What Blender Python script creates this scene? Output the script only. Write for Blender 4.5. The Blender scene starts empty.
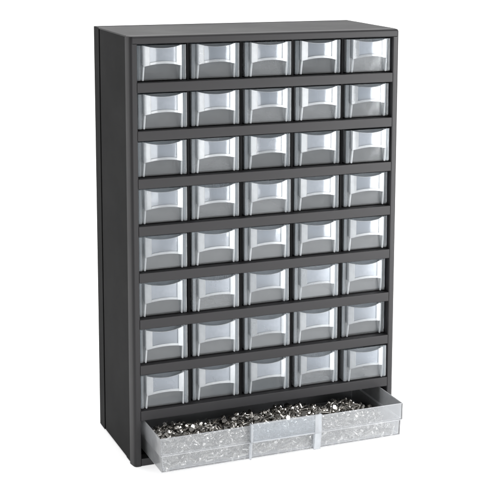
import bpy, bmesh, math, random
from mathutils import Matrix, Vector

random.seed(11)
SC = bpy.context.scene
COL = SC.collection

# ------------------------------------------------------------------ materials
def new_mat(name):
    m = bpy.data.materials.new(name)
    m.use_nodes = True
    nt = m.node_tree
    nt.nodes.clear()
    out = nt.nodes.new('ShaderNodeOutputMaterial')
    return m, nt, out

def N(nt, typ, **kw):
    n = nt.nodes.new(typ)
    for k, v in kw.items():
        if k in n.inputs.keys():
            n.inputs[k].default_value = v
        else:
            setattr(n, k, v)
    return n

def dark_plastic(name, col, rough=0.5, spec=0.3):
    m, nt, out = new_mat(name)
    tc = N(nt, 'ShaderNodeTexCoord')
    big = N(nt, 'ShaderNodeTexNoise', Scale=14.0, Detail=4.0, Roughness=0.6)
    fine = N(nt, 'ShaderNodeTexNoise', Scale=1500.0, Detail=2.0, Roughness=0.5)
    nt.links.new(tc.outputs['Object'], big.inputs['Vector'])
    nt.links.new(tc.outputs['Object'], fine.inputs['Vector'])
    ramp = N(nt, 'ShaderNodeMapRange')
    ramp.inputs['To Min'].default_value = rough - 0.07
    ramp.inputs['To Max'].default_value = rough + 0.07
    nt.links.new(big.outputs['Fac'], ramp.inputs['Value'])
    bump = N(nt, 'ShaderNodeBump', Strength=0.2, Distance=0.0003)
    nt.links.new(fine.outputs['Fac'], bump.inputs['Height'])
    mix = N(nt, 'ShaderNodeMixRGB')
    mix.inputs[1].default_value = (col[0] * .93, col[1] * .93, col[2] * .93, 1)
    mix.inputs[2].default_value = (col[0] * 1.07, col[1] * 1.07, col[2] * 1.07, 1)
    nt.links.new(big.outputs['Fac'], mix.inputs[0])
    p = N(nt, 'ShaderNodeBsdfPrincipled')
    p.inputs['Specular IOR Level'].default_value = spec
    nt.links.new(mix.outputs[0], p.inputs['Base Color'])
    nt.links.new(ramp.outputs[0], p.inputs['Roughness'])
    nt.links.new(bump.outputs[0], p.inputs['Normal'])
    nt.links.new(p.outputs[0], out.inputs[0])
    return m

def clear_plastic(name, haze, edge, tint=(0.92, 0.95, 0.97), body=(0.8, 0.82, 0.84), gloss=0.12, wave=0.0):
    """Cloudy polypropylene: clear, with a milky scatter that grows with the length of the path through the wall."""
    m, nt, out = new_mat(name)
    tr = N(nt, 'ShaderNodeBsdfTransparent')
    tr.inputs[0].default_value = (*tint, 1)
    dif = N(nt, 'ShaderNodeBsdfDiffuse')
    dif.inputs[0].default_value = (*body, 1)
    tl = N(nt, 'ShaderNodeBsdfTranslucent')
    tl.inputs[0].default_value = (*body, 1)
    milk = N(nt, 'ShaderNodeMixShader')
    milk.inputs[0].default_value = 0.45
    nt.links.new(dif.outputs[0], milk.inputs[1])
    nt.links.new(tl.outputs[0], milk.inputs[2])
    lw = N(nt, 'ShaderNodeLayerWeight', Blend=0.35)
    tc = N(nt, 'ShaderNodeTexCoord')
    nz = N(nt, 'ShaderNodeTexNoise', Scale=120.0, Detail=3.0)
    nt.links.new(tc.outputs['Object'], nz.inputs['Vector'])
    mr = N(nt, 'ShaderNodeMapRange')
    mr.inputs['To Min'].default_value = haze
    mr.inputs['To Max'].default_value = edge
    nt.links.new(lw.outputs['Facing'], mr.inputs['Value'])
    mul = N(nt, 'ShaderNodeMath', operation='MULTIPLY')
    nm = N(nt, 'ShaderNodeMapRange')
    nm.inputs['From Min'].default_value = 0.3
    nm.inputs['From Max'].default_value = 0.7
    nm.inputs['To Min'].default_value = 0.92
    nm.inputs['To Max'].default_value = 1.08
    nt.links.new(nz.outputs['Fac'], nm.inputs['Value'])
    nt.links.new(mr.outputs[0], mul.inputs[0])
    nt.links.new(nm.outputs[0], mul.inputs[1])
    info = N(nt, 'ShaderNodeObjectInfo')
    vary = N(nt, 'ShaderNodeMapRange')
    vary.inputs['To Min'].default_value = 0.70
    vary.inputs['To Max'].default_value = 1.35
    nt.links.new(info.outputs['Random'], vary.inputs['Value'])
    mul2 = N(nt, 'ShaderNodeMath', operation='MULTIPLY')
    mul2.use_clamp = True
    nt.links.new(mul.outputs[0], mul2.inputs[0])
    nt.links.new(vary.outputs[0], mul2.inputs[1])
    m1 = N(nt, 'ShaderNodeMixShader')
    nt.links.new(mul2.outputs[0], m1.inputs[0])
    nt.links.new(tr.outputs[0], m1.inputs[1])
    nt.links.new(milk.outputs[0], m1.inputs[2])
    gl = N(nt, 'ShaderNodeBsdfGlossy', Roughness=gloss)
    fr = N(nt, 'ShaderNodeFresnel', IOR=1.48)
    wv = N(nt, 'ShaderNodeTexNoise', Scale=38.0, Detail=1.5)
    nt.links.new(tc.outputs['Object'], wv.inputs['Vector'])
    bp = N(nt, 'ShaderNodeBump', Strength=0.25, Distance=0.002)
    nt.links.new(wv.outputs['Fac'], bp.inputs['Height'])
    nt.links.new(bp.outputs[0], gl.inputs['Normal'])
    m2 = N(nt, 'ShaderNodeMixShader')
    nt.links.new(fr.outputs[0], m2.inputs[0])
    nt.links.new(m1.outputs[0], m2.inputs[1])
    nt.links.new(gl.outputs[0], m2.inputs[2])
    nt.links.new(m2.outputs[0], out.inputs[0])
    return m

def metal(name, col, rough):
    m, nt, out = new_mat(name)
    tc = N(nt, 'ShaderNodeTexCoord')
    nz = N(nt, 'ShaderNodeTexNoise', Scale=420.0, Detail=2.0)
    nt.links.new(tc.outputs['Object'], nz.inputs['Vector'])
    info = N(nt, 'ShaderNodeObjectInfo')
    mr = N(nt, 'ShaderNodeMapRange')
    mr.inputs['To Min'].default_value = rough - 0.08
    mr.inputs['To Max'].default_value = rough + 0.16
    nt.links.new(nz.outputs['Fac'], mr.inputs['Value'])
    hs = N(nt, 'ShaderNodeHueSaturation')
    hs.inputs['Color'].default_value = (*col, 1)
    vr = N(nt, 'ShaderNodeMapRange')
    vr.inputs['To Min'].default_value = 0.55
    vr.inputs['To Max'].default_value = 1.25
    nt.links.new(info.outputs['Random'], vr.inputs['Value'])
    nt.links.new(vr.outputs[0], hs.inputs['Value'])
    p = N(nt, 'ShaderNodeBsdfPrincipled', Metallic=1.0)
    nt.links.new(hs.outputs[0], p.inputs['Base Color'])
    nt.links.new(mr.outputs[0], p.inputs['Roughness'])
    nt.links.new(p.outputs[0], out.inputs[0])
    return m

def white_sweep(name):
    m, nt, out = new_mat(name)
    tc = N(nt, 'ShaderNodeTexCoord')
    nz = N(nt, 'ShaderNodeTexNoise', Scale=3.0, Detail=3.0)
    nt.links.new(tc.outputs['Object'], nz.inputs['Vector'])
    mix = N(nt, 'ShaderNodeMixRGB')
    mix.inputs[1].default_value = (0.90, 0.90, 0.90, 1)
    mix.inputs[2].default_value = (0.92, 0.92, 0.92, 1)
    nt.links.new(nz.outputs['Fac'], mix.inputs[0])
    p = N(nt, 'ShaderNodeBsdfPrincipled', Roughness=0.7)
    p.inputs['Specular IOR Level'].default_value = 0.2
    nt.links.new(mix.outputs[0], p.inputs['Base Color'])
    p.inputs['Emission Color'].default_value = (1, 1, 1, 1)   # added glow: keeps the sweep white and washes out contact shadows
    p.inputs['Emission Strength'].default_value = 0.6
    nt.links.new(p.outputs[0], out.inputs[0])
    return m

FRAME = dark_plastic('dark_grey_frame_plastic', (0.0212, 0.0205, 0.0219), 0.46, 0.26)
SHELL = dark_plastic('shade_darkened_shell_plastic', (0.0095, 0.0095, 0.0097), 0.60, 0.04)  # same housing plastic, base colour darkened to carry the shade of the side
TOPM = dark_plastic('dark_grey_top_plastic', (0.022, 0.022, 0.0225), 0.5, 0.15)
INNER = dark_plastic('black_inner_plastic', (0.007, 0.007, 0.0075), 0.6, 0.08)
BIN = clear_plastic('clear_bin_plastic', 0.118, 0.42)
PULL = clear_plastic('milky_pull_plastic', 0.34, 0.76, body=(0.88, 0.90, 0.92))
WINDOW = clear_plastic('label_window_plastic', 0.24, 0.46, tint=(0.88, 0.92, 0.96), body=(0.76, 0.80, 0.86))
COLUMN = clear_plastic('thick_corner_plastic', 0.12, 0.42)
TRAY = clear_plastic('milky_tray_plastic', 0.155, 0.55, tint=(0.97, 0.98, 0.99), body=(0.93, 0.95, 0.98))
TRAYWIN = clear_plastic('tray_label_plastic', 0.17, 0.48, body=(0.88, 0.90, 0.94))
TRAYPULL = clear_plastic('milky_tray_pull_plastic', 0.45, 0.75, body=(0.9, 0.91, 0.94))
STEEL = metal('zinc_steel', (0.56, 0.54, 0.51), 0.24)

# ------------------------------------------------------------------ mesh helpers
def box(bm, x0, x1, y0, y1, z0, z1):
    v = [bm.verts.new((x, y, z)) for x in (x0, x1) for y in (y0, y1) for z in (z0, z1)]
    for q in ((0, 1, 3, 2), (4, 6, 7, 5), (0, 4, 5, 1), (2, 3, 7, 6), (0, 2, 6, 4), (1, 5, 7, 3)):
        bm.faces.new([v[i] for i in q])

def ring_loft(bm, rings, cap0=True, cap1=True):
    vs = [[bm.verts.new(p) for p in r] for r in rings]
    n = len(vs[0])
    for a, b in zip(vs[:-1], vs[1:]):
        for i in range(n):
            j = (i + 1) % n
            bm.faces.new((a[i], a[j], b[j], b[i]))
    if cap0: bm.faces.new(list(reversed(vs[0])))
    if cap1: bm.faces.new(vs[-1])

def prism(bm, pts, axis, a0, a1):
    """extrude a polygon along an axis; pts are the two remaining coordinates in xyz order"""
    def P(p, a):
        return (a, p[0], p[1]) if axis == 0 else (p[0], a, p[1]) if axis == 1 else (p[0], p[1], a)
    ring_loft(bm, [[P(p, a0) for p in pts], [P(p, a1) for p in pts]])

def link(name, bm, mat, parent=None, bevel=0.0, seg=2, smooth=True, loc=(0, 0, 0)):
    bmesh.ops.recalc_face_normals(bm, faces=bm.faces[:])
    if bevel:
        es = [e for e in bm.edges if len(e.link_faces) == 2 and e.calc_face_angle(0) > 0.6]
        bmesh.ops.bevel(bm, geom=es, offset=bevel, segments=seg, profile=0.5, affect='EDGES', clamp_overlap=True)
    me = bpy.data.meshes.new(name)
    bm.to_mesh(me)
    bm.free()
    if smooth:
        me.polygons.foreach_set('use_smooth', [True] * len(me.polygons))
        try:
            me.set_sharp_from_angle(angle=math.radians(38))
        except Exception:
            pass
    me.materials.append(mat)
    o = bpy.data.objects.new(name, me)
    COL.objects.link(o)
    o.location = loc
    if parent: o.parent = parent
    if smooth:
        wn = o.modifiers.new('weighted_normals', 'WEIGHTED_NORMAL')
        wn.keep_sharp = True
    return o

# ------------------------------------------------------------------ dimensions (metres)
W, H, D = 0.306, 0.4572, 0.138
OL = 0.0080                     # stile width
MW = 0.0036                     # mullion width
CP = (W - 2 * OL + MW) / 5      # column pitch
OW = CP - MW                    # opening width
TOP = 0.0082                    # top rail
RP = 0.0498                     # row pitch
OH = 0.0392                     # opening height
def opening_top(r): return H - TOP - r * RP
B_TOP, B_BOT = 0.0502, 0.0085   # bottom drawer opening

root = bpy.data.objects.new('storage_cabinet', None)
COL.objects.link(root)
root['label'] = 'dark grey plastic cabinet of forty small clear drawers over one wide open drawer'
root['category'] = 'storage cabinet'

# ------------------------------------------------------------------ cabinet shell
# face frame: stiles with tapered flanks, rails; verticals sit a little behind the rails
bm = bmesh.new()
def stile(s):
    x = lambda v: v if s < 0 else W - v
    pts = [(x(-0.0009), 0.0130), (x(-0.0005), 0.0090), (x(0.0002), 0.0045), (x(0.0009), 0.0018), (x(0.0022), 0.0004), (x(0.0036), 0.0),
           (x(OL - 0.0008), 0.0), (x(OL), 0.0008), (x(OL), 0.0130)]
    prism(bm, pts, 2, 0.0, H - TOP)
stile(-1); stile(1)
def rail(z0, z1, depth=0.012):
    r = 0.0009
    pts = [(depth, z0), (r, z0), (0.0002, z0 + r * .4), (0.0, z0 + r), (0.0, z1 - r), (0.0002, z1 - r * .4), (r, z1), (depth, z1)]
    prism(bm, pts, 0, OL, W - OL)
for r in range(7):
    rail(opening_top(r + 1), opening_top(r) - OH)
rail(B_TOP, opening_top(7) - OH)
rail(0.0, B_BOT)
# top rail, carrying the rounded front edge of the top
pts = [(0.012, opening_top(0)), (0.0008, opening_top(0)), (0.0, opening_top(0) + 0.0008), (0.0, H - 0.0024), (0.0003, H - 0.0012), (0.0012, H - 0.0003), (0.0026, H), (0.0130, H), (0.0130, H - 0.0022), (0.012, H - 0.0022)]
prism(bm, pts, 0, 0.0034, W - 0.0034)
for s in (-1, 1):           # corner pieces joining the top rail to each stile
    x = lambda v: v if s < 0 else W - v
    a = [(x(-0.0009), 0.0130), (x(-0.0005), 0.0090), (x(0.0002), 0.0045), (x(0.0009), 0.0018), (x(0.0022), 0.0004), (x(0.0034), 0.0), (x(0.0034), 0.0130)]
    b = [(x(-0.0006), 0.0130), (x(-0.0002), 0.0090), (x(0.0008), 0.0047), (x(0.0014), 0.0024), (x(0.0024), 0.0012), (x(0.0034), 0.0010), (x(0.0034), 0.0130)]
    c = [(x(0.0006), 0.0130), (x(0.0010), 0.0090), (x(0.0018), 0.0058), (x(0.0022), 0.0036), (x(0.0028), 0.0028), (x(0.0034), 0.0026), (x(0.0034), 0.0130)]
    ring_loft(bm, [[(p[0], p[1], H - TOP) for p in a], [(p[0], p[1], H - 0.0022) for p in a], [(p[0], p[1], H - 0.0006) for p in b], [(p[0], p[1], H) for p in c]])
link('face_frame', bm, FRAME, root)

# vertical mullions as dividers running back through the case
for c in range(4):
    x0 = OL + (c + 1) * CP - MW
    bm = bmesh.new()
    z0 = opening_top(7) - OH + 0.0002
    pts = [(x0, 0.128), (x0, 0.0100), (x0 + 0.0007, 0.0090), (x0 + MW - 0.0007, 0.0090), (x0 + MW, 0.0100), (x0 + MW, 0.128)]
    for r in range(8):
        zt = opening_top(r)
        prism(bm, pts, 2, zt - OH - 0.0003, zt + 0.0003)
    link('partition', bm, INNER, root)
# shelves behind the rails
for r in range(8):
    bm = bmesh.new()
    zt = opening_top(r) - OH
    box(bm, OL + 0.0002, W - OL - 0.0002, 0.0122, 0.1285, zt - 0.0026, zt - 0.0004)
    link('shelf', bm, INNER, root)

# side panels with the groove before the rear band
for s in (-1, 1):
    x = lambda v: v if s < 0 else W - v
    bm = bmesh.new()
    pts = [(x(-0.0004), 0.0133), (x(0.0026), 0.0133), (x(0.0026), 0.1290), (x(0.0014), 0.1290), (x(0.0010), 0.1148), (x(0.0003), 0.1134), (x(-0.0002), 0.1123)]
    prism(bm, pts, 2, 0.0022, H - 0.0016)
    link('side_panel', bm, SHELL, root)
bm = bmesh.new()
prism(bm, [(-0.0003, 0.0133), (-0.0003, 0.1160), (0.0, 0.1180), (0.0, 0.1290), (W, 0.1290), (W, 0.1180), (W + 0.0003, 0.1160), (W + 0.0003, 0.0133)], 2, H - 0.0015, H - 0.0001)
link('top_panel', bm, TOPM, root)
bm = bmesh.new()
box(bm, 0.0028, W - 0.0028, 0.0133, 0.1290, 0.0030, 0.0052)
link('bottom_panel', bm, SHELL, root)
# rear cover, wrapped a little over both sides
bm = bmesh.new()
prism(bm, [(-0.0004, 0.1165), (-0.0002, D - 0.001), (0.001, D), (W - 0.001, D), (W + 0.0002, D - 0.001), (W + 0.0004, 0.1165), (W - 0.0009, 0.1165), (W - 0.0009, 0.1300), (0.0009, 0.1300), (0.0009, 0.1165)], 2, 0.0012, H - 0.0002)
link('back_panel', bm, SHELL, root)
for s in (-1, 1):
    x = lambda v: v if s < 0 else W - v
    for (y0, y1) in ((0.0136, 0.0350), (0.1215, 0.1365)):
        bm = bmesh.new()
        e0, e1 = sorted((x(0.0006), x(0.0140)))
        if y0 < 0.05:
            ring_loft(bm, [[(e0, y0, 0), (e1, y0, 0), (e1, y1 - 0.004, 0), (e0, y1 - 0.004, 0)],
                           [(e0, y0, 0.0021), (e1, y0, 0.0021), (e1, y1, 0.0021), (e0, y1, 0.0021)]])
        else:
            box(bm, e0, e1, y0, y1, 0.0, 0.0011)
        link('foot', bm, SHELL, root)

# ------------------------------------------------------------------ trays
def tray(bm, x0, x1, y0, y1, z0, z1, t, taper=0.0, front_h=None):
    """open-topped solid box"""
    o = lambda i, z: [(x0 + i, y0 + i, z), (x1 - i, y0 + i, z), (x1 - i, y1 - i, z), (x0 + i, y1 - i, z)]
    rings = [o(taper, z0), o(0, z1), o(t, z1), o(t + taper, z0 + t)]
    ring_loft(bm, rings)

DWD = OW - 0.0022          # drawer width
DH = 0.0368
PU = 0.0206                # half width of the pull
PZ = 0.0372
def bulge(u): return 0.0052 + 0.0034 * (1 - (u / PU) ** 2)
def arch(u): return 0.0154 + 0.0032 * (1 - (u / PU) ** 2)
def ptop(u): return PZ - 0.0028 * (1 - (u / PU) ** 2)

def curved(bm, u0, u1, zlo, zhi, setback, t, n):
    """curved plate that follows the bulge of the pull"""
    rings = []
    for i in range(n + 1):
        u = u0 + (u1 - u0) * i / n
        y = -bulge(u) + setback
        a, b = zlo(u), zhi(u)
        rings.append([(u, y, a), (u, y, b), (u, y + t, b), (u, y + t, a)])
    ring_loft(bm, rings)

def make_drawer():
    bm = bmesh.new()
    h = DWD / 2
    tray(bm, -h, h, 0.0, 0.118, 0.0008, DH, 0.0012, 0.0006)
    for (a, b) in ((-h + 0.0040, -PU - 0.0002), (PU + 0.0002, h - 0.0040)):
        box(bm, a, b, -0.0007, -0.00005, 0.0180, 0.0188)     # moulded line on the front
    box(bm, -h - 0.00025, -h - 0.00002, 0.002, 0.110, 0.0330, 0.0342)
    box(bm, h + 0.00002, h + 0.00025, 0.002, 0.110, 0.0330, 0.0342)
    # low cross wall inside the bin
    box(bm, -h + 0.0021, h - 0.0021, 0.056, 0.0570, 0.0022, 0.0270)
    nf = len(bm.faces)
    for s in (-1, 1):           # thick rounded corner columns of the front
        pts = [(s * (h - 0.0002), -0.00006), (s * h, -0.0008), (s * (h - 0.0006), -0.0019), (s * (h - 0.0018), -0.0025), (s * (h - 0.0028), -0.0025), (s * (h - 0.0036), -0.0019), (s * (h - 0.0038), -0.00006)]
        lo = [(s * h * .0 + p[0], p[1] * .6 - 0.00002, 0.0009) for p in pts]
        mid = [(p[0], p[1], 0.0024) for p in pts]
        top = [(p[0], p[1], DH + 0.0002) for p in pts]
        ring_loft(bm, [lo, mid, top])
    bm.faces.ensure_lookup_table()
    for f in bm.faces[nf:]: f.material_index = 1
    d = link('drawer', bm, BIN, root, smooth=False)
    d.data.materials.append(COLUMN)
    bm = bmesh.new()
    post = 0.0064
    band = 0.0026
    curved(bm, -PU, -PU + post, arch, ptop, 0, 0.0018, 3)
    curved(bm, PU - post, PU, arch, ptop, 0, 0.0018, 3)
    e = 0.00002
    curved(bm, -PU + post + e, PU - post - e, arch, lambda u: arch(u) + band, 0, 0.0018, 10)
    curved(bm, -PU + post + e, PU - post - e, lambda u: ptop(u) - 0.0004, ptop, 0.0003, 0.0011, 10)
    for s in (-1, 1):       # thin ribs below the posts and cheeks back to the front wall
        a, b = sorted((s * PU, s * (PU - 0.0013)))
        yb = -bulge(s * PU)
        w2 = s * 0.0004
        a2, b2 = a + w2, b + w2
        za = arch(PU) - e
        ring_loft(bm, [[(a2, yb + 0.0022, 0.0010), (b2, yb + 0.0022, 0.0010), (b2, -0.0001, 0.0010), (a2, -0.0001, 0.0010)],
                       [(a, yb, za), (b, yb, za), (b, yb + 0.0018, za), (a, yb + 0.0018, za)]])
        a, b = sorted((s * PU, s * (PU - 0.0010)))
        box(bm, a, b, -bulge(PU) + 0.0019, -0.0001, arch(PU) + 0.0013, PZ - 0.0001)
    # ledge under the pull
    n = 10
    rings = []
    for i in range(n + 1):
        u = (-PU + 0.0012) + (2 * PU - 0.0024) * i / n
        rings.append([(u, -bulge(u) + 0.0019, arch(u) + 0.0002), (u, -0.0001, arch(u) + 0.0002), (u, -0.0001, arch(u) + 0.0012), (u, -bulge(u) + 0.0019, arch(u) + 0.0012)])
    ring_loft(bm, rings)
    link('pull', bm, PULL, d, bevel=0.00025, seg=1)
    bm = bmesh.new()
    curved(bm, -PU + post + e, PU - post - e, lambda u: arch(u) + band + e, lambda u: ptop(u) - 0.0004 - e, 0.0009, 0.0007, 10)
    link('label_window', bm, WINDOW, d)
    return d

proto = make_drawer()
for r in range(8):
    for c in range(5):
        if r == 0 and c == 0:
            d = proto
        else:
            d = proto.copy(); COL.objects.link(d); d.parent = root
            for ch in proto.children:
                k = ch.copy(); COL.objects.link(k); k.parent = d
        out = random.uniform(-0.0016, 0.0014)
        if (r, c) == (2, 4): out = -0.0045
        if (r, c) == (7, 4): out = -0.0055
        if (r, c) == (7, 0): out = -0.0025
        d.location = (OL + c * CP + OW / 2 + random.uniform(-0.0005, 0.0005), 0.0078 + out, opening_top(r) - OH + 0.0003)
        d.rotation_euler = (0, 0, random.uniform(-0.011, 0.011))

# ------------------------------------------------------------------ wide bottom drawer
bx0, bx1, by0, by1, bz0, bz1 = 0.0128, 0.2930, -0.0500, 0.078, 0.0098, 0.0476
bzm = 0.0285
TT = 0.0014
IN = 0.0016
bm = bmesh.new()
o = lambda i, z: [(bx0 + i, by0 + i, z), (bx1 - i, by0 + i, z), (bx1 - i, by1 - i, z), (bx0 + i, by1 - i, z)]
ring_loft(bm, [o(IN + 0.0012, bz0), o(IN + 0.0004, bz0 + 0.001), o(IN, bzm - 0.0006), o(0.0002, bzm), o(0, bz1), o(TT, bz1), o(TT + 0.0002, bzm + 0.0008), o(IN + TT, bzm + 0.0002), o(IN + TT + 0.0008, bz0 + TT)])
big = link('drawer', bm, TRAY, root, bevel=0.0005, seg=2, smooth=True)
big.data.materials.append(TRAYPULL)       # the thick rim, corners and ledge are milkier than the thin walls
for f in big.data.polygons:
    es = [(big.data.vertices[a].co - big.data.vertices[b].co).length for a, b in f.edge_keys]
    if min(es) < 0.0009 or f.center.z > bz1 - 0.0003: f.material_index = 1
big['label'] = 'wide clear drawer pulled open at the base, heaped with screws'
# pull in the middle of the front
px0, px1 = 0.1110, 0.1925
bm = bmesh.new()
def slab(x0, x1, y0, y1, z0, z1): box(bm, x0, x1, y0, y1, z0, z1)
yf = by0 - 0.0052
PT, PB, PL = 0.0512, 0.0104, 0.0300        # top, bottom and ledge of the pull
slab(px0, px0 + 0.0024, yf, yf + 0.0016, PL, PT)                       # frame round the label
slab(px1 - 0.0080, px1, yf, yf + 0.0016, PL, PT)
slab(px0 + 0.0025, px1 - 0.0081, yf, yf + 0.0016, PT - 0.0016, PT)
slab(px0 + 0.0025, px1 - 0.0081, yf, yf + 0.0016, PL, PL + 0.0018)
slab(px0, px0 + 0.0014, yf + 0.0017, by0 - 0.0001, PL + 0.0010, PT - 0.0003)   # cheeks
slab(px1 - 0.0014, px1, yf + 0.0017, by0 - 0.0001, PL + 0.0010, PT - 0.0003)
slab(px0 + 0.0001, px1 - 0.0001, yf + 0.0017, by0 - 0.0001, PL, PL + 0.0009)   # ledge
for a, b in ((px0, px0 + 0.0018), (px1 - 0.0078, px1)):                # ribs leaning back to the foot of the front
    ring_loft(bm, [[(a, yf + 0.0034, PB), (b, yf + 0.0034, PB), (b, by0 + IN - 0.0002, PB), (a, by0 + IN - 0.0002, PB)],
                   [(a, yf + 0.0002, PL - 0.0001), (b, yf + 0.0002, PL - 0.0001), (b, by0 - 0.0001, PL - 0.0001), (a, by0 - 0.0001, PL - 0.0001)]])
link('pull', bm, TRAYPULL, big, bevel=0.0003, seg=1)
bm = bmesh.new()
slab(px0 + 0.0025, px1 - 0.0081, yf + 0.0005, yf + 0.0012, PL + 0.0019, PT - 0.0017)
link('label_window', bm, TRAYWIN, big)

# ------------------------------------------------------------------ screws, bolts and nuts
def cyl_rings(prof, n):
    return [[(z, r * math.cos(2 * math.pi * i / n), r * math.sin(2 * math.pi * i / n)) for i in range(n)] for z, r in prof]

def screw_mesh(kind, L, r):
    bm = bmesh.new()
    prof = [(-L / 2, r * 0.55), (-L / 2 + 0.0005, r)]
    z = -L / 2 + 0.0005
    pitch = 0.0011
    while z + pitch < L / 2 - 0.0010:
        prof += [(z + pitch * .5, r * 0.74), (z + pitch, r)]
        z += pitch
    prof.append((L / 2, r * 0.92))
    if kind == 'screw':
        hr = r * 2.0
        prof += [(L / 2 + 0.00001, hr), (L / 2 + 0.0007, hr), (L / 2 + 0.0014, hr * .86), (L / 2 + 0.0019, hr * .55), (L / 2 + 0.0020, hr * .3), (L / 2 + 0.0013, hr * .22)]
        ring_loft(bm, cyl_rings(prof, 10))
    else:
        ring_loft(bm, cyl_rings(prof, 9))
        hr = r * 1.95
        ring_loft(bm, cyl_rings([(L / 2 + 0.00002, hr), (L / 2 + 0.0018, hr), (L / 2 + 0.0022, hr * .85)], 6))
    bmesh.ops.recalc_face_normals(bm, faces=bm.faces[:])
    return bm

def nut_mesh():
    bm = bmesh.new()
    R, ri, h = 0.0036, 0.0018, 0.0013
    n = 12
    def hexr(a):
        a = (a + math.pi / 6) % (math.pi / 3) - math.pi / 6
        return R * 0.87 / math.cos(a)
    def ring(rad, z): return [(z, rad(2 * math.pi * i / n) * math.cos(2 * math.pi * i / n), rad(2 * math.pi * i / n) * math.sin(2 * math.pi * i / n)) for i in range(n)]
    rs = [ring(lambda a: ri, -h), ring(lambda a: hexr(a) * .9, -h), ring(hexr, -h * .7), ring(hexr, h * .7), ring(lambda a: hexr(a) * .9, h), ring(lambda a: ri, h)]
    vs = [[bm.verts.new(p) for p in r] for r in rs]
    for k in range(6):
        a, b = vs[k], vs[(k + 1) % 6]
        for i in range(n):
            j = (i + 1) % n
            bm.faces.new((a[i], a[j], b[j], b[i]))
    bmesh.ops.recalc_face_normals(bm, faces=bm.faces[:])
    return bm

def to_mesh(bm, name):
    me = bpy.data.meshes.new(name)
    bm.to_mesh(me); bm.free()
    me.polygons.foreach_set('use_smooth', [True] * len(me.polygons))
    try: me.set_sharp_from_angle(angle=math.radians(35))
    except Exception: pass
    me.materials.append(STEEL)
    return me

KINDS = [('screw', 'screw', 0.0128, 0.00160), ('screw', 'screw', 0.0095, 0.00145), ('bolt', 'bolt', 0.0115, 0.00160), ('nut', 'nut', 0.0, 0.0)]
MESH = []
for nm, k, L, r in KINDS:
    MESH.append(to_mesh(nut_mesh() if k == 'nut' else screw_mesh(k, L, r), nm))

# drop pieces one by one onto a height field, so that they pile up
hx0, hx1, hy0, hy1 = bx0 + IN + TT + 0.0006, bx1 - IN - TT - 0.0006, by0 + IN + TT + 0.0006, 0.030
CELL = 0.0012
nx, ny = int((hx1 - hx0) / CELL) + 1, int((hy1 - hy0) / CELL) + 1
base_z = bz0 + TT + 0.0002
field = [[base_z] * ny for _ in range(nx)]
def target(x, y):
    t = (x - hx0) / (hx1 - hx0)
    h = 0.0330 + 0.0022 * math.sin(x * 41 + 1.0) + 0.0016 * math.sin(x * 97 + y * 120)
    if t > 0.86: h -= (t - 0.86) / 0.14 * 0.014
    h -= max(0.0, 0.03 - (y - hy0)) * 0.05
    return h
items = []
tries = 0
while tries < 7000:
    tries += 1
    k = random.choices((0, 1, 2, 3), (5, 4, 3, 2))[0]
    nm, kk, L, r = KINDS[k]
    yaw = random.uniform(0, 2 * math.pi)
    half = (L / 2 + 0.002) if k != 3 else 0.0036
    ex, ey = abs(math.cos(yaw)) * half + 0.0032, abs(math.sin(yaw)) * half + 0.0032
    if k == 3: ex = ey = 0.0044
    edge = tries % 3 == 0              # a third of the pieces lie along the front wall
    if edge:
        yaw = random.gauss(0, 0.25) + (math.pi if random.random() < 0.5 else 0)
        ey = abs(math.sin(yaw)) * half + (0.0032 if k != 3 else 0.0044)
    x = random.uniform(hx0 + ex, hx1 - ex); y = hy0 + ey + random.random() ** 2 * 0.006 if edge else random.uniform(hy0 + ey, hy1 - ey)
    dx, dy = math.cos(yaw), math.sin(yaw)
    S = [-1, -0.5, 0, 0.5, 1]
    rr = (r + 0.0003) if k != 3 else 0.0014
    hs = []
    for s in S:
        i = int((x + dx * s * half - hx0) / CELL); j = int((y + dy * s * half - hy0) / CELL)
        i = min(max(i, 0), nx - 1); j = min(max(j, 0), ny - 1)
        hs.append(field[i][j])
    # rest on the highest support on each side
    zl, zr = max(hs[0], hs[1]), max(hs[3], hs[4])
    tilt = math.atan2(zr - zl, 1.5 * half)
    tilt = max(-0.9, min(0.9, tilt))
    sup = sorted(h - math.tan(tilt) * s * half for h, s in zip(hs, S))
    z = (sup[-1] + sup[-2] + sup[-3]) / 3 + rr
    z -= 0.0014                      # pieces nest into the gaps below them
    z = max(z, base_z + rr)
    if z > target(x, y) or z + math.tan(abs(tilt)) * half > target(x, y) + 0.006: continue
    for s in (-1, -0.75, -0.5, -0.25, 0, 0.25, 0.5, 0.75, 1):
        i0 = (x + dx * s * half - hx0) / CELL; j0 = (y + dy * s * half - hy0) / CELL
        top = z + math.tan(tilt) * s * half + rr
        for ii in (-1, 0, 1):
            for jj in (-1, 0, 1):
                i, j = int(i0 + ii), int(j0 + jj)
                if 0 <= i < nx and 0 <= j < ny and (abs(ii) + abs(jj) < 2 or k == 3):
                    field[i][j] = max(field[i][j], top)
    cz, sy = math.cos, math.sin
    if k == 3:
        rot = Matrix.Rotation(yaw, 4, 'Z') @ Matrix.Rotation(random.uniform(-0.5, 0.5), 4, 'X') @ Matrix.Rotation(math.pi / 2 + tilt, 4, 'Y')
    else:
        rot = Matrix.Rotation(yaw, 4, 'Z') @ Matrix.Rotation(-tilt, 4, 'Y') @ Matrix.Rotation(random.uniform(0, 6), 4, 'X')
    items.append((k, Matrix.Translation((x, y, z)) @ rot, x, y, z))

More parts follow.
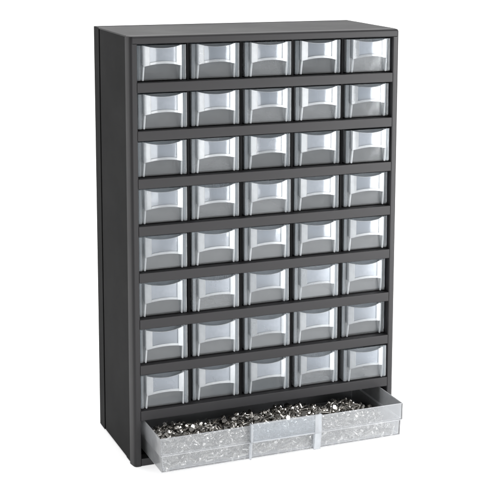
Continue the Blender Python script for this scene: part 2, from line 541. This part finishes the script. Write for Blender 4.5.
# the pieces that show are objects of their own; the ones buried under them are one mass
def showing(it):
    k, M, x, y, z = it
    i, j = int((x - hx0) / CELL), int((y - hy0) / CELL)
    cover = field[min(i, nx - 1)][min(j, ny - 1)] - z
    sc = -cover * 300 - max(0, y + 0.002) * 500
    if y < by0 + 0.010: sc += 0.9
    return sc
items.sort(key=showing, reverse=True)
INFO = {'screw': ('small silver pan head screw lying loose in the open wide drawer', 'screw', 'loose screws in the open drawer'),
        'bolt': ('small silver hex head bolt lying loose in the open wide drawer', 'bolt', 'loose bolts in the open drawer'),
        'nut': ('small silver hex nut lying loose in the open wide drawer', 'nut', 'loose nuts in the open drawer')}
NI = 450
for k, M, x, y, z in items[:NI]:
    ob = bpy.data.objects.new(KINDS[k][0], MESH[k])
    COL.objects.link(ob)
    ob.matrix_world = M
    ob['label'], ob['category'], ob['group'] = INFO[KINDS[k][1]]
vv, ff = [], []
for k, M, x, y, z in items[NI:]:
    n0 = len(vv)
    vv.extend([tuple(M @ v.co) for v in MESH[k].vertices])
    ff.extend([[n0 + i for i in p.vertices] for p in MESH[k].polygons])
me = bpy.data.meshes.new('heaped_screws')
me.from_pydata(vv, [], ff)
me.materials.append(STEEL)
heap = bpy.data.objects.new('heaped_screws', me)
COL.objects.link(heap)
heap['label'] = 'packed mass of silver screws deep inside the wide drawer'
heap['category'] = 'screws'
heap['kind'] = 'stuff'
print('ITEMS', len(items))

# ------------------------------------------------------------------ white studio sweep
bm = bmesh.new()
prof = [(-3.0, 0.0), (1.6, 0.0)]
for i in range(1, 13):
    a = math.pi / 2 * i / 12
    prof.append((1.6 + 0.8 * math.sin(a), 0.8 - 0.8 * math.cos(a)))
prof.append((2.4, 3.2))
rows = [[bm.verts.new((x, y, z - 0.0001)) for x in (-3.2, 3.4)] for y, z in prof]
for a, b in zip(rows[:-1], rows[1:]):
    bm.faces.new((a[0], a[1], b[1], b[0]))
sweep = link('backdrop', bm, white_sweep('white_sweep_added_glow'))
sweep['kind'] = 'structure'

# ------------------------------------------------------------------ light
w = bpy.data.worlds.new('World'); SC.world = w
w.use_nodes = True
bg = w.node_tree.nodes['Background']
bg.inputs[0].default_value = (1, 1, 1, 1)
bg.inputs[1].default_value = 0.30

def area(name, loc, target, sx, sy, power, col=(1, 1, 1)):
    l = bpy.data.lights.new(name, 'AREA')
    l.shape = 'RECTANGLE'; l.size = sx; l.size_y = sy
    l.energy = power; l.color = col
    o = bpy.data.objects.new(name, l)
    COL.objects.link(o)
    o.location = loc
    o.rotation_euler = (Vector(target) - Vector(loc)).to_track_quat('-Z', 'Y').to_euler()
    return o
area('key_softbox', (0.88, -0.62, 0.36), (0.19, 0, 0.22), 0.5, 0.8, 16)
area('fill_softbox', (-0.10, -1.3, 0.20), (0.15, 0, 0.06), 0.5, 0.4, 6)
area('top_softbox', (0.2, 0.3, 1.7), (0.15, 0.1, 0.4), 0.7, 0.7, 10)
area('backdrop_lamp', (0.2, 0.9, 2.2), (0.2, 2.3, 0.6), 2.4, 0.5, 16)

# ------------------------------------------------------------------ camera
cam = bpy.data.cameras.new('camera')
co = bpy.data.objects.new('camera', cam)
COL.objects.link(co)
F, CX, CY = 1381.2945, 322.4703, 137.3210
C = (-0.38922368, -1.34631437, 0.58156738)
M = [[0.9131422762664424, -0.4075123896534274, 0.01023892444814476], [-0.056009969538099814, -0.15030566085214792, -0.98705171679509], [0.40377477212827795, 0.900745169620525, -0.16007520981715112]]
co.matrix_world = Matrix(((M[0][0], -M[1][0], -M[2][0], C[0]), (M[0][1], -M[1][1], -M[2][1], C[1]), (M[0][2], -M[1][2], -M[2][2], C[2]), (0, 0, 0, 1)))
cam.sensor_width = 36.0
cam.lens = F / 500 * 36
cam.shift_x = (250 - CX) / 500
cam.shift_y = (CY - 250) / 500
cam.clip_start = 0.01; cam.clip_end = 100
SC.camera = co

SC.view_settings.view_transform = 'Standard'
SC.view_settings.look = 'None'
SC.view_settings.exposure = 0.0
SC.view_settings.gamma = 1.0
SC.cycles.transparent_max_bounces = 48
SC.cycles.max_bounces = 12
SC.cycles.diffuse_bounces = 6
SC.cycles.use_denoising = True
SC.cycles.sample_clamp_indirect = 6.0
